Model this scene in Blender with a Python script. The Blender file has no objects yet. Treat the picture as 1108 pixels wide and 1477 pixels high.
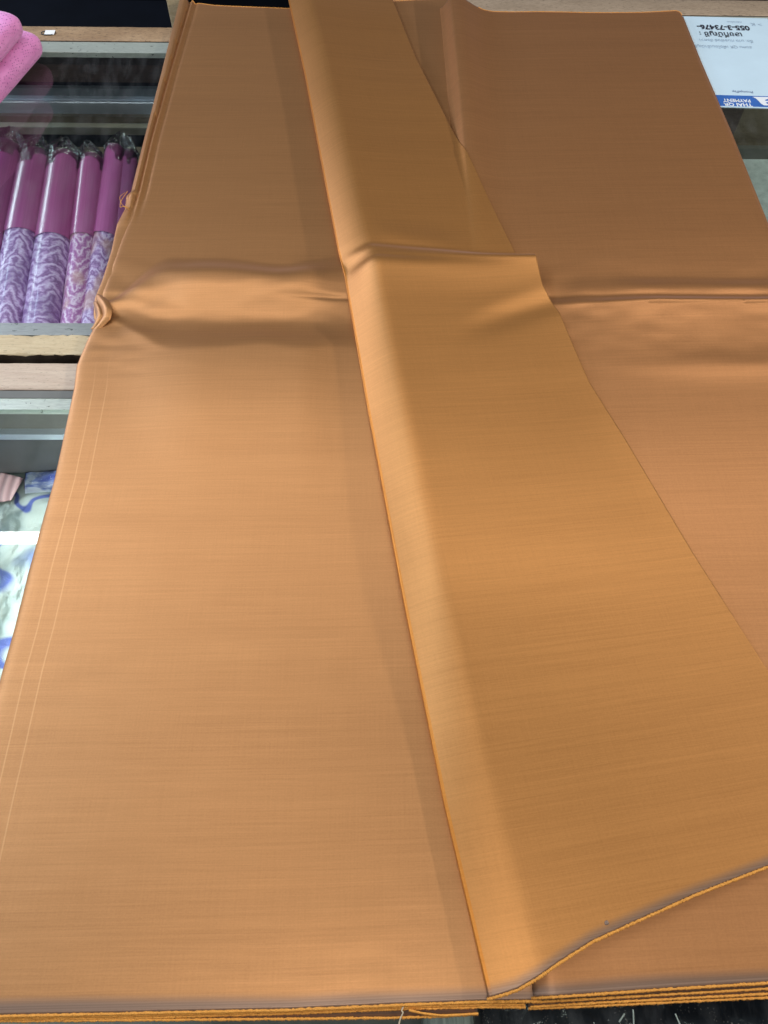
import bpy, bmesh, math, random
import numpy as np
from mathutils import Matrix, Vector, noise as mnoise

random.seed(7); np.random.seed(7)
SC = bpy.context.scene
COL = SC.collection

# ------------------------------------------------------------------ camera
H = 0.78                      # lens height above the glass counter (z = 0)
FPX = 1110.0                  # focal length in pixels of the 1108 x 1477 frame
CX, CY = 554.0, 738.5
d = Vector((-17 / FPX, 1810 / FPX, -1.0)).normalized()     # world +Y seen by the camera
xv = Vector((1.0, 0.0, -0.0153)); xv = (xv - d * xv.dot(d)).normalized()
zv = xv.cross(d)
RWC = np.array([list(xv), list(d), list(zv)])              # rows: world axes in camera space
cam_d = bpy.data.cameras.new('camera'); cam = bpy.data.objects.new('camera', cam_d)
COL.objects.link(cam); SC.camera = cam
cam_d.sensor_fit = 'VERTICAL'; cam_d.sensor_height = 36.0
cam_d.lens = 36.0 * FPX / 1477.0
cam_d.clip_start = 0.02; cam_d.clip_end = 60
M4 = Matrix.Identity(4)
for i in range(3):
    for j in range(3):
        M4[i][j] = RWC[i][j]
M4.translation = Vector((0, 0, H))
cam.matrix_world = M4

# ------------------------------------------------------------------ room light
W = bpy.data.worlds.new('World'); SC.world = W; W.use_nodes = True
W.node_tree.nodes['Background'].inputs[0].default_value = (0.62, 0.82, 1.2, 1)
W.node_tree.nodes['Background'].inputs[1].default_value = 0.055
SC.view_settings.view_transform = 'Standard'; SC.view_settings.look = 'None'
SC.view_settings.gamma = 1; SC.view_settings.exposure = 0.03

def tube(name, loc, target, sx, sy, power, color=(1, .96, .9), rot=None):
    l = bpy.data.lights.new(name, 'AREA'); l.shape = 'RECTANGLE'
    l.size = sx; l.size_y = sy; l.energy = power; l.color = color
    o = bpy.data.objects.new(name, l); COL.objects.link(o); o.location = loc
    if rot is not None:
        o.rotation_euler = rot
    else:
        o.rotation_euler = (Vector(target) - Vector(loc)).to_track_quat('-Z', 'Y').to_euler()
    return o
# fluorescent tubes of the shop ceiling, plus one added fill
tube('tube_or_fill', (-0.95, 1.47, 1.80), None, 2.0, 0.055, 11.5, (1, .98, .95), rot=(0, 0, 0))
tube('tube_or_fill', (1.15, 1.47, 1.80), None, 2.0, 0.055, 11.6, (1, .97, .93), rot=(0, 0, 0))
tube('tube_or_fill', (0.0, -0.28, 1.30), None, 0.6, 0.30, 6.2, (1, .97, .93), rot=(0, 0, 0))
tube('tube_or_fill', (-0.40, 0.55, 1.80), None, 0.6, 0.05, 2.3, (1, .97, .93), rot=(0, 0, 0))  # fill light added to lift the dim lower left of the silk
tube('tube_or_fill', (-1.9, 1.1, 1.80), None, 0.25, 2.2, 32, (.74, .93, 1.2), rot=(0, 0, 0))
tube('tube_or_fill', (2.9, 0.45, 1.08), (0.1, 0.4, 0), 1.3, 0.05, 56, (1, .94, .86))
# daylight from the shop's open front, left
tube('shop_front', (-2.2, 0.4, 0.70), (0, 0.6, 0), 1.5, 0.5, 9, (.90, .96, 1.05))
tube('shop_front', (-2.6, 2.6, 0.80), (0, 1.1, 0), 1.2, 0.6, 26, (.84, .92, 1.08))
# added fill lights hidden in the counters, brightening packets and rolls
tube('case_fill', (-0.27, 0.42, -0.03), (-0.55, 0.44, -0.22), 0.5, 0.02, 2.0, (.95, .98, 1))
tube('case_fill', (-0.70, 0.80, -0.03), (-0.70, 1.2, -0.15), 0.9, 0.02, .55, (.95, .98, 1))

# ------------------------------------------------------------------ helpers
def G(px, py, z=0.0):
    """point of the photograph's pixel on the plane at height z"""
    px = np.asarray(px, float); py = np.asarray(py, float)
    r = np.stack([(px - CX) / FPX, -(py - CY) / FPX, -np.ones_like(px)], -1) @ RWC.T
    t = (np.asarray(z) - H) / r[..., 2]
    return r[..., 0] * t, r[..., 1] * t
def P(px, py, z=0.0):
    x, y = G(px, py, z); return Vector((float(x), float(y), float(z)))
def proj(x, y, z):
    v = np.stack([np.asarray(x, float), np.asarray(y, float), np.asarray(z, float) - H + 0 * np.asarray(x, float)], -1) @ RWC
    return CX + FPX * v[..., 0] / -v[..., 2], CY - FPX * v[..., 1] / -v[..., 2]
def sst(a, b, x):
    t = np.clip((np.asarray(x, float) - a) / (b - a), 0, 1); return t * t * (3 - 2 * t)
def cosinterp(x, xs, ys):
    """smooth interpolation through knots; xs rising; x and knots may be arrays"""
    x = np.asarray(x, float); out = np.zeros_like(x) + ys[0]
    for i in range(len(xs) - 1):
        t = sst(0, 1, (x - xs[i]) / np.maximum(xs[i + 1] - xs[i], 1e-6))
        out = np.where(x >= xs[i], ys[i] * (1 - t) + ys[i + 1] * t, out)
    return out
def fnoise(x, y, sc, seed=0.0):
    f = np.frompyfunc(lambda a, b: mnoise.noise(Vector((a * sc, b * sc, seed))), 2, 1)
    return f(np.asarray(x, float), np.asarray(y, float)).astype(float)
def tag(o, label, cat, group=None):
    o['label'] = label; o['category'] = cat
    if group: o['group'] = group
    return o
def empty(name, loc, label=None, cat=None, group=None):
    o = bpy.data.objects.new(name, None); COL.objects.link(o); o.location = loc
    o.empty_display_size = .05
    if label: tag(o, label, cat, group)
    return o
def link(name, me, mat, parent=None, smooth=True):
    o = bpy.data.objects.new(name, me); COL.objects.link(o)
    if mat is not None and not me.materials: me.materials.append(mat)
    if parent is not None:
        o.parent = parent
        # meshes are written in world coordinates: cancel the place of the thing's empty
        if parent.parent is None: o.matrix_parent_inverse = Matrix.Translation(-Vector(parent.location))
    if smooth: me.polygons.foreach_set('use_smooth', [True] * len(me.polygons))
    return o
def grid_mesh(name, X, Y, Z, UV=None, UV2=None, closed=False):
    n, m = X.shape
    V = np.stack([X, Y, Z], -1).reshape(-1, 3)
    idx = np.arange(n * m).reshape(n, m)
    if closed: idx = np.concatenate([idx, idx[:, :1]], 1)
    F = np.stack([idx[:-1, :-1], idx[:-1, 1:], idx[1:, 1:], idx[1:, :-1]], -1).reshape(-1, 4)
    me = bpy.data.meshes.new(name)
    me.vertices.add(len(V)); me.vertices.foreach_set('co', V.ravel())
    me.loops.add(F.size); me.loops.foreach_set('vertex_index', F.ravel())
    me.polygons.add(len(F)); me.polygons.foreach_set('loop_start', np.arange(0, F.size, 4))
    me.polygons.foreach_set('loop_total', np.full(len(F), 4))
    me.update(calc_edges=True); me.validate()
    for nm, uv in (('UVMap', UV), ('Edge', UV2)):
        if uv is not None:
            l = me.uv_layers.new(name=nm)
            l.data.foreach_set('uv', uv.reshape(-1, 2)[F.ravel()].ravel())
    return me
def box(bm, lo, hi):
    m = Matrix.Translation([(a + b) / 2 for a, b in zip(lo, hi)]) @ Matrix.Diagonal([b - a for a, b in zip(lo, hi)] + [1])
    bmesh.ops.create_cube(bm, size=1, matrix=m)
def box_obj(name, lo, hi, mat, parent=None, bev=0.0):
    bm = bmesh.new(); box(bm, lo, hi)
    if bev: bmesh.ops.bevel(bm, geom=bm.edges[:], offset=bev, segments=2, affect='EDGES', profile=.6)
    me = bpy.data.meshes.new(name); bm.to_mesh(me); bm.free()
    return link(name, me, mat, parent, smooth=False)
def tube_mesh(name, pts, rad, sides=7, knob=0.0, seed=0):
    pts = np.asarray(pts, float); n = len(pts)
    T = np.gradient(pts, axis=0); T /= np.linalg.norm(T, axis=1)[:, None] + 1e-12
    up = np.array([0, 0, 1.0]); S = np.cross(T, up)
    bad = np.linalg.norm(S, axis=1) < 1e-4; S[bad] = (1, 0, 0)
    S /= np.linalg.norm(S, axis=1)[:, None]; N = np.cross(S, T)
    rng = np.random.RandomState(seed)
    r = (np.full(n, rad) if np.isscalar(rad) else np.asarray(rad)) * (1 + knob * rng.uniform(-1, 1, n))
    a = np.linspace(0, 2 * math.pi, sides, endpoint=False)
    R = r[:, None, None] * (np.cos(a)[None, :, None] * S[:, None] + np.sin(a)[None, :, None] * N[:, None])
    V = pts[:, None] + R
    U = np.stack(np.broadcast_arrays(np.arange(n)[:, None] * .01, a[None] / 6.28), -1)
    return grid_mesh(name, V[..., 0], V[..., 1], V[..., 2], U, closed=True)

# ------------------------------------------------------------------ materials
class NT:
    def __init__(s, name):
        s.m = bpy.data.materials.new(name); s.m.use_nodes = True
        s.t = s.m.node_tree; s.b = s.t.nodes['Principled BSDF']
    def n(s, typ, **kw):
        nd = s.t.nodes.new(typ)
        for k, v in kw.items():
            if k == 'i':
                for kk, vv in v.items():
                    if hasattr(vv, 'is_output'): s.t.links.new(vv, nd.inputs[kk])
                    else: nd.inputs[kk].default_value = vv
            else: setattr(nd, k, v)
        return nd
    def l(s, a, b): s.t.links.new(a, b)
    def set(s, **kw):
        for k, v in kw.items():
            k = k.replace('_', ' ')
            if hasattr(v, 'is_output'): s.l(v, s.b.inputs[k])
            else: s.b.inputs[k].default_value = v
    def math(s, op, a, b=0.0, c=0.0, clamp=False):
        nd = s.n('ShaderNodeMath', operation=op, use_clamp=clamp)
        for i, v in enumerate((a, b, c)):
            if hasattr(v, 'is_output'): s.l(v, nd.inputs[i])
            else: nd.inputs[i].default_value = v
        return nd.outputs[0]
    def mix(s, f, a, b, blend='MIX'):
        nd = s.n('ShaderNodeMix', data_type='RGBA', blend_type=blend)
        for i, v in ((0, f), (6, a), (7, b)):
            if hasattr(v, 'is_output'): s.l(v, nd.inputs[i])
            else: nd.inputs[i].default_value = v if i == 0 else (*v, 1)[:4]
        return nd.outputs[2]
    def noise(s, vec, scale, detail=3, rough=.5, dist=0.0):
        nd = s.n('ShaderNodeTexNoise', i={'Scale': scale, 'Detail': detail, 'Roughness': rough, 'Distortion': dist})
        if vec is not None: s.l(vec, nd.inputs['Vector'])
        return nd.outputs[0]
    def coords(s, kind='Object', scale=(1, 1, 1), rot=(0, 0, 0)):
        c = s.n('ShaderNodeTexCoord').outputs[kind]
        return s.n('ShaderNodeMapping', i={'Vector': c, 'Scale': scale, 'Rotation': rot}).outputs[0]
    def ramp(s, f, stops):
        nd = s.n('ShaderNodeValToRGB'); s.l(f, nd.inputs[0])
        e = nd.color_ramp.elements
        while len(e) < len(stops): e.new(.5)
        for k, (p, c) in zip(e, stops): k.position = p; k.color = (*c, 1)
        return nd.outputs[0]
    def bump(s, h, strength=.3, dist=.001, normal=None):
        nd = s.n('ShaderNodeBump', i={'Strength': strength, 'Distance': dist, 'Height': h})
        if normal is not None: s.l(normal, nd.inputs['Normal'])
        return nd.outputs[0]

def silk(name, warp, weft, band=(.165, .115, .085), lines=False, seed=0.0, rough=.45):
    """shot silk: weft streaks, plain-weave grain, grey border by the selvedge"""
    s = NT(name)
    uv = s.n('ShaderNodeUVMap', uv_map='UVMap').outputs[0]
    ed = s.n('ShaderNodeUVMap', uv_map='Edge').outputs[0]
    def mp(sx, sy, off=0.0):
        return s.n('ShaderNodeMapping', i={'Vector': uv, 'Scale': (sx, sy, 1), 'Location': (off + seed, off * 1.7 + seed, seed)}).outputs[0]
    st1 = s.noise(mp(4.5, 330), 1.0, 5, .70)            # long weft bars
    st2 = s.noise(mp(16, 900, 3.1), 1.0, 3, .65)         # finer slubs
    st3 = s.noise(mp(.8, 26, 7.7), 1.0, 2, .5)           # broad tonal bands
    wa = s.noise(mp(650, 14, 1.3), 1.0, 2, .5)           # warp grain
    we = s.noise(mp(1500, 1500, 2.1), 1.0, 2, .6)        # weave grain
    v = s.math('ADD', s.math('MULTIPLY', st1, .36), s.math('ADD', s.math('MULTIPLY', st2, .26), s.math('MULTIPLY', st3, .14)))
    gr = s.noise(mp(420, 620, 6.4), 1.0, 2, .6)          # coarser slub grain
    v = s.math('ADD', v, s.math('ADD', s.math('MULTIPLY', wa, .12), s.math('ADD', s.math('MULTIPLY', gr, .22), s.math('MULTIPLY', we, .12))))
    f = s.n('ShaderNodeMapRange', i={'Value': v, 'From Min': .40, 'From Max': .74}).outputs[0]
    col = s.mix(f, weft, warp)
    sp = s.n('ShaderNodeSeparateXYZ', i={0: ed})
    du, dv = sp.outputs[0], sp.outputs[1]
    # grey border woven next to the selvedge, fading into the cloth
    wob = s.math('MULTIPLY', s.math('SUBTRACT', s.noise(mp(3, 3, 5.), 1, 2), .5), .012)
    bd = s.n('ShaderNodeMapRange', interpolation_type='SMOOTHSTEP', i={'Value': s.math('ADD', dv, wob), 'From Min': .004, 'From Max': .0145, 'To Min': .85, 'To Max': 0.0}).outputs[0]
    st4 = s.noise(mp(1.0, 900, 9.), 1.0, 2, .5)
    bcol = s.mix(s.ramp(st4, [(.35, (0, 0, 0)), (.7, (1, 1, 1))]), band, tuple(c * 1.55 for c in band))
    col = s.mix(bd, col, bcol)
    h = s.math('ADD', s.math('MULTIPLY', st1, .5), s.math('ADD', s.math('MULTIPLY', st2, .35), s.math('MULTIPLY', we, .4)))
    if lines:                                            # two pressed crease lines along the fold edge
        for c0 in (.026, .043):
            w1 = s.math('MULTIPLY', s.math('SUBTRACT', s.noise(mp(1, 5, c0 * 90), 1, 2), .5), .004)
            dd = s.math('ABSOLUTE', s.math('SUBTRACT', s.math('ADD', du, w1), c0))
            ln = s.n('ShaderNodeMapRange', interpolation_type='SMOOTHSTEP', i={'Value': dd, 'From Min': 0.0003, 'From Max': .0011, 'To Min': .30, 'To Max': 0}).outputs[0]
            ln = s.math('MULTIPLY', ln, s.n('ShaderNodeMapRange', i={'Value': dv, 'From Min': .66, 'From Max': .74, 'To Min': 1.0, 'To Max': 0.0}).outputs[0])
            col = s.mix(ln, col, (.80, .46, .20))
            h = s.math('ADD', h, s.math('MULTIPLY', ln, .8))
    tg = s.n('ShaderNodeTangent', direction_type='UV_MAP', uv_map='UVMap').outputs[0]
    s.set(Base_Color=col, Roughness=rough, Metallic=.66, Anisotropic=.3, Normal=s.bump(h, .22, .0004), Tangent=tg)
    s.b.inputs['Specular IOR Level'].default_value = .75
    s.b.inputs['Specular Tint'].default_value = (.72, .80, 1.0, 1)
    s.b.inputs['Sheen Weight'].default_value = .10
    s.b.inputs['Sheen Roughness'].default_value = .35
    s.b.inputs['Sheen Tint'].default_value = (.66, .68, .86, 1)
    return s.m

SILK = silk('silk', (.555, .266, .094), (.405, .184, .060), lines=True)
SILK_R = silk('silk_second_panel', (.55, .249, .086), (.40, .174, .056), seed=4.3)
SILK_F = silk('silk_flap', (.57, .257, .068), (.42, .180, .042), seed=8.8)

def simple(name, col, rough=.5, nscale=None, namp=.25, bump=0.0, scale=(1, 1, 1), metallic=0.0, spec=.5):
    s = NT(name)
    if nscale:
        nz = s.noise(s.coords('Object', scale), nscale, 5, .6)
        c = s.ramp(nz, [(.25, tuple(x * (1 - namp) for x in col)), (.75, tuple(min(1, x * (1 + namp)) for x in col))])
        s.set(Base_Color=c)
        if bump: s.set(Normal=s.bump(nz, bump, .002))
    else: s.set(Base_Color=(*col, 1))
    s.set(Roughness=rough, Metallic=metallic); s.b.inputs['Specular IOR Level'].default_value = spec
    return s.m

def wood(name, a, b, dark, speck=.5, rough=.55, stretch=14):
    s = NT(name)
    co = s.coords('Object', (1, stretch, stretch))
    g = s.noise(co, 9, 6, .65, .6)
    fine = s.noise(s.coords('Object', (8, 60, 60)), 10, 4, .7)
    c = s.mix(s.ramp(g, [(.32, (0, 0, 0)), (.68, (1, 1, 1))]), a, b)
    c = s.mix(s.math('MULTIPLY', s.ramp(fine, [(.5, (0, 0, 0)), (.72, (1, 1, 1))]), speck), c, dark)
    pits = s.noise(s.coords('Object', (20, 60, 60)), 6, 3, .7)
    c = s.mix(s.math('MULTIPLY', s.ramp(pits, [(.60, (0, 0, 0)), (.70, (1, 1, 1))]), speck * 1.3, clamp=True), c, tuple(x * .45 for x in dark))
    s.set(Base_Color=c, Roughness=rough, Normal=s.bump(s.math('ADD', fine, s.math('MULTIPLY', pits, -.7)), .5, .0012))
    return s.m
WOOD_PALE = wood('worn_pale_wood', (.56, .42, .235), (.70, .56, .34), (.33, .21, .10), .45)
WOOD_PINK = wood('worn_pinkish_wood', (.56, .41, .30), (.68, .54, .40), (.30, .19, .12), .4)
WOOD_CORK = wood('speckled_brown_wood', (.30, .18, .09), (.46, .30, .165), (.08, .045, .025), 1.0, stretch=2.5)
WOOD_GREY = wood('speckled_grey_wood', (.34, .255, .175), (.42, .32, .225), (.10, .07, .045), .85, stretch=3)
WOOD_DARK = wood('dark_stained_wood', (.050, .026, .016), (.075, .042, .027), (.02, .01, .007), .5, .45)
WOOD_MID = wood('olive_brown_wood', (.13, .10, .060), (.17, .13, .085), (.07, .05, .03), .4)
WOOD_EDGE = simple('dark_rail_face', (.035, .020, .010), .8, 300, .5)
def metal_mat(name, col, rough):
    s = NT(name)
    n = s.noise(s.coords('Object', (6, 90, 90)), 12, 6, .7)
    sp = s.noise(s.coords('Object', (40, 60, 60)), 3, 2, .6)
    c = s.mix(s.ramp(n, [(.35, (0, 0, 0)), (.7, (1, 1, 1))]), tuple(x * .68 for x in col), col)
    c = s.mix(s.ramp(sp, [(.66, (0, 0, 0)), (.70, (1, 1, 1))]), c, tuple(x * .3 for x in col))
    s.set(Base_Color=c, Metallic=.35, Roughness=rough, Normal=s.bump(n, .25, .0008)); return s.m
METAL = metal_mat('scratched_metal_strip', (.40, .42, .40), .38)
METAL_L = metal_mat('greenish_glass_channel', (.60, .65, .56), .32)
ALU = simple('brushed_aluminium', (.55, .60, .66), .3, 60, .12, scale=(1, 30, 30), metallic=.6)
CASE_IN = simple('case_lining', (.16, .155, .13), .7, 6, .18)
CASE_IN_D = simple('dark_case_lining', (.085, .088, .088), .6, 8, .25)
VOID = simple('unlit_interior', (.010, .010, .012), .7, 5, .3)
MARBLE = simple('mottled_grey_board', (.42, .47, .47), .5, 40, .3)

def glass_mat(name, tint=(.93, .97, .95), rough=.0, refl=1.0, dust=.03):
    s = NT(name); t = s.t
    tr = s.n('ShaderNodeBsdfTransparent'); tr.inputs[0].default_value = (*tint, 1)
    gl = s.n('ShaderNodeBsdfGlossy'); gl.inputs['Roughness'].default_value = rough
    fr = s.n('ShaderNodeFresnel'); fr.inputs[0].default_value = 1.5
    m1 = s.n('ShaderNodeMixShader'); gm = s.n('ShaderNodeNewGeometry'); s.l(s.math('MULTIPLY', fr.outputs[0], s.math('SUBTRACT', refl, gm.outputs['Backfacing']), clamp=True), m1.inputs[0]); s.l(tr.outputs[0], m1.inputs[1]); s.l(gl.outputs[0], m1.inputs[2])
    df = s.n('ShaderNodeBsdfDiffuse'); df.inputs[0].default_value = (.7, .7, .72, 1)
    m2 = s.n('ShaderNodeMixShader')
    sm = s.noise(s.coords('Object', (3, 1, 1), (0, 0, .9)), 14, 5, .7)
    s.l(s.math('MULTIPLY', s.ramp(sm, [(.45, (0, 0, 0)), (.8, (1, 1, 1))]), dust), m2.inputs[0])
    s.l(m1.outputs[0], m2.inputs[1]); s.l(df.outputs[0], m2.inputs[2])
    s.l(m2.outputs[0], t.nodes['Material Output'].inputs[0]); return s.m
GLASS = glass_mat('counter_glass')
def film_mat(name='clear_plastic_film', ior=2.0, bump=.9):
    s = NT(name)
    tr = s.n('ShaderNodeBsdfTransparent'); tr.inputs[0].default_value = (.93, .93, .95, 1)
    gl = s.n('ShaderNodeBsdfGlossy'); gl.inputs['Roughness'].default_value = .12
    lw = s.n('ShaderNodeFresnel'); lw.inputs[0].default_value = ior
    n = s.noise(s.coords('Object'), 55, 3, .6, 1.0)
    bp = s.bump(n, bump, .006)
    s.l(bp, gl.inputs['Normal']); s.l(bp, lw.inputs['Normal'])
    m = s.n('ShaderNodeMixShader'); s.l(lw.outputs[0], m.inputs[0]); s.l(tr.outputs[0], m.inputs[1]); s.l(gl.outputs[0], m.inputs[2])
    s.l(m.outputs[0], s.t.nodes['Material Output'].inputs[0]); return s.m
FILM = film_mat(); FILM_P = film_mat('thin_packet_film', 1.32, .5)
SELV = NT('orange_selvedge_thread')
_n = SELV.noise(SELV.coords('Object'), 900, 3, .7)
SELV.set(Base_Color=SELV.ramp(_n, [(.3, (.56, .21, .022)), (.7, (.92, .43, .075))]), Roughness=.7, Normal=SELV.bump(_n, .8, .0008))
SELV = SELV.m

# ------------------------------------------------------------------ the place: floor
fl = box_obj('floor', (-3, -1.5, -.92), (3, 5, -.85), simple('dark_floor', (.0022, .0028, .0042), .7, 3, .5, spec=.08))
fl['kind'] = 'structure'

# ------------------------------------------------------------------ display cases
def yrow(py, z=0.0): return float(G(CX, py, z)[1])
def rail(name, x0, x1, y0, y1, z0, z1, mat, parent, chip=.0008, seed=0, chip_far=None):
    """wooden rail: softened long edges with worn, chipped arrises"""
    n = 220
    xs = np.linspace(x0, x1, n); rng = np.random.RandomState(seed)
    def jit(a): 
        k = fnoise(xs, xs * 0 + seed, 35, seed) * .7 + fnoise(xs, xs * 0 + seed * 2, 140, seed + 3) * .6
        return a * np.maximum(k, -.3)
    c = .0016; cf = chip if chip_far is None else chip_far
    jn, jf = jit(chip), jit(cf)
    prof = [(y0, z0, 0), (y0 + 0 * jn, z1 - c - jn, 0), (y0 + c * .5 + jn, z1 - c * .4 - jn * .5, 0), (y0 + c * 1.4 + 1.6 * jn, z1, 0),
            ((y0 * 2 + y1) / 3, z1, 0), ((y0 + y1 * 2) / 3, z1, 0),
            (y1 - c * 1.4 - 1.6 * jf, z1, 0), (y1 - c * .5 - jf, z1 - c * .4 - jf * .5, 0), (y1, z1 - c - jf, 0), (y1, z0, 0)]
    Y = np.stack([np.zeros(n) + p[0] for p in prof], 1); Z = np.stack([np.zeros(n) + p[1] for p in prof], 1)
    X = np.repeat(xs[:, None], len(prof), 1)
    me = grid_mesh(name, X, Y, Z, closed=True)
    o = link(name, me, mat, parent, smooth=False)
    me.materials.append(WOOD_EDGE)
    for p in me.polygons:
        if abs(p.normal.y) > .9: p.material_index = 1  # upright long faces take the dark material
    return o
def case(label, x0, x1, ya, yb, railn, railf, chan_n, chan_f, matn, matf, group, cmn=METAL, cmf=METAL_L, depth=-.25, lining=CASE_IN, rotz=0.0, side=.03, seed=1, wall=WOOD_DARK, chip=.0009):
    """ya / yb : outer near and far edge; rail* wood widths; chan_* metal channel widths"""
    r = empty('display_case', ((x0 + x1) / 2, (ya + yb) / 2, -.85), label, 'display case', group)
    parts = []
    parts.append(rail('rail', x0, x1, ya, ya + railn, -.045, 0, matn, r, chip, seed))
    parts.append(rail('rail', x0, x1, yb - railf, yb, -.045, 0, matf, r, .0009, seed + 1))
    parts.append(box_obj('side_rail', (x0, ya + railn + .001, -.045), (x0 + side, yb - railf - .001, 0), matn, r, .0015))
    parts.append(box_obj('side_rail', (x1 - side, ya + railn + .001, -.045), (x1, yb - railf - .001, 0), matn, r, .0015))
    yn, yf = ya + railn + .0015, yb - railf - .0015
    if chan_n: parts.append(box_obj('channel', (x0 + side, yn, -.012), (x1 - side, yn + chan_n, -.0022), cmn, r, .0008)); 
    if chan_f: parts.append(box_obj('channel', (x0 + side, yf - chan_f, -.012), (x1 - side, yf, -.0022), cmf, r, .0008))
    g0, g1 = yn + chan_n + .0004, yf - chan_f - .0004
    parts.append(box_obj('glass_top', (x0 + side, g0, -.0075), (x1 - side, g1, -.0028), GLASS, r))
    parts.append(box_obj('base_panel', (x0 + .01, ya + .016, depth - .015), (x1 - .01, yb - .016, depth), lining, r))
    parts.append(box_obj('front_wall', (x0 + .002, ya + .003, -.84), (x1 - .002, ya + .015, -.0455), WOOD_DARK, r))
    parts.append(box_obj('side_wall', (x0 + .002, ya + .0155, -.84), (x0 + .0095, yb - .0155, -.0455), WOOD_DARK, r))
    parts.append(box_obj('side_wall', (x1 - .0095, ya + .0155, -.84), (x1 - .002, yb - .0155, -.0455), WOOD_DARK, r))
    parts.append(box_obj('back_wall', (x0 + .002, yb - .015, -.84), (x1 - .002, yb - .003, -.0455), wall, r))
    if rotz: r.rotation_euler.z = rotz
    return r, parts

CASES = 'glass-topped display counters'
yA, yB = yrow(513), yrow(42)
far_case, fp = case('wood-framed glass display case holding the purple rolls', -1.25, -.045, yA, yB,
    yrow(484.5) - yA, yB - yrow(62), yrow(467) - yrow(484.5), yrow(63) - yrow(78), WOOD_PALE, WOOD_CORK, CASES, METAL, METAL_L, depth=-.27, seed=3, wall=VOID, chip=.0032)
# inner back of that case: brown board, black slot, aluminium track, ledge
def inner(name, py0, py1, y, mat, parent, x0, x1, th=.012, bev=0.0):
    z1 = H - y * math.tan(math.radians(1) * dep(py0)); z0 = H - y * math.tan(math.radians(1) * dep(py1))
    return box_obj(name, (x0, y, z0), (x1, y + th, z1), mat, parent, bev)
def dep(py): return math.degrees(math.atan2(1810, FPX)) - math.degrees(math.atan((CY - py) / FPX))
yb_in = yB - .045
inner('back_board', 70, 122, yb_in, WOOD_DARK, far_case, -1.235, -.06, .014)
inner('sliding_track', 150, 171, yb_in - .03, ALU, far_case, -1.23, -.065, .022, .003)
inner('track_lip', 146, 151.5, yb_in - .024, simple('bright_aluminium_lip', (.62, .68, .76), .25, metallic=.5), far_case, -1.23, -.065, .012)
inner('ledge', 171.5, 186, yb_in - .040, WOOD_MID, far_case, -1.23, -.065, .03)
inner('ledge', 186.5, 198, yb_in - .055, simple('pale_ledge_strip', (.24, .22, .17), .5, 20, .2), far_case, -1.23, -.065, .04, .002)
inner('haze_panel', 131, 146, yb_in - .014, simple('grey_haze', (.10, .115, .125), .35, 8, .25), far_case, -1.23, -.065, .010)  # grey panel colour stands in for haze reflected in the glass
rb = G(np.array([-60., 230.]), np.array([470., 470.]), -.235)
# sloping display rack that carries the rolls
bm = bmesh.new()
pr = [P(-220, 470, -.245), P(205, 470, -.245), P(222, 212, -.160), P(-160, 212, -.160)]
vs = [bm.verts.new(p) for p in pr] + [bm.verts.new(p - Vector((0, 0, .02))) for p in pr]
for q in ((0, 1, 2, 3), (7, 6, 5, 4), (0, 4, 5, 1), (1, 5, 6, 2), (2, 6, 7, 3), (3, 7, 4, 0)): bm.faces.new([vs[i] for i in q])
me = bpy.data.meshes.new('sloping_rack'); bm.to_mesh(me); bm.free()
link('sloping_rack', me, WOOD_MID, far_case, smooth=False)

yC, yD = -.26, yrow(524.5)
near_case, npz = case('glass display case with pinkish worn rail and packets inside', -1.22, 1.10, yC, yD,
    .05, yD - yrow(563), .02, yrow(566) - yrow(592), WOOD_PALE, WOOD_PINK, CASES, METAL, METAL_L, depth=-.24, lining=CASE_IN, seed=9, wall=CASE_IN_D)
yi = yD - .06
inner('back_board', 575, 627, yi, simple('grey_back_board', (.15, .148, .13), .5, 7, .3), near_case, -1.2, 1.08)
inner('back_lip', 627.5, 635, yi - .010, ALU, near_case, -1.2, 1.08, .01)
inner('back_board', 635.5, 682, yi - .002, CASE_IN_D, near_case, -1.2, 1.08, .01)

# third counter, butting on at the right, a few degrees out of line
pr0 = P(1050, 19.5)
RC = 0.055
yR1 = yrow(1.5); yR0 = yA + .012
right_case, rp = case('glass display case with grey speckled back rail, under the payment sign', -.035, 1.5, yR0, 1.700,
    yrow(484) - yA, .060, .02, .012, WOOD_PALE, WOOD_GREY, CASES, METAL, METAL_L, depth=-.25, lining=MARBLE, seed=21, wall=WOOD_MID)
def innerR(name, py0, py1, y, mat, x0, x1, th=.012): return inner(name, py0, py1, y, mat, right_case, x0, x1, th)
innerR('back_board', 62, 210, 1.58, WOOD_MID, -.02, 1.48)
innerR('back_board', 210.5, 250, 1.545, simple('dark_olive_board', (.085, .083, .070), .5, 9, .25), -.02, 1.48)
dv_ = box_obj('divider', (-.02, 1.47, H - 1.47 * math.tan(math.radians(dep(206)))), (float(G(1071, 162, -.1)[0]), 1.56, -.05), WOOD_DARK, right_case)

# ------------------------------------------------------------------ silk cloth
# edge polylines are given as photograph pixels and laid on the counter plane
def edge_fn(pts, z=0.004):
    pts = np.array(pts, float); x, y = G(pts[:, 0], pts[:, 1], z)
    o = np.argsort(y); return x[o], y[o]
def ev(e, y):
    return np.interp(y, e[1], e[0])
VPX, VPY = 537.0, -1072.0
L_edge = edge_fn([(-127, 1477), (2, 968), (20, 905), (40, 825), (62, 745), (78, 690), (107, 560), (111, 528), (126, 492), (134, 478),
                  (145, 462), (143, 436), (150, 410), (157, 392), (170, 355), (187, 312), (197, 279), (216, 200), (244, 100), (274, 0), (286, -40)])
L2_edge = edge_fn([(-120, 1477), (12, 965), (115, 560), (118, 530), (130, 486), (138, 470), (134, 452), (136, 428), (147, 402), (160, 360), (168, 322), (180, 300), (182, 281), (189, 277),
                   (208, 200), (234, 100), (259, 0), (268, -40)])
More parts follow.
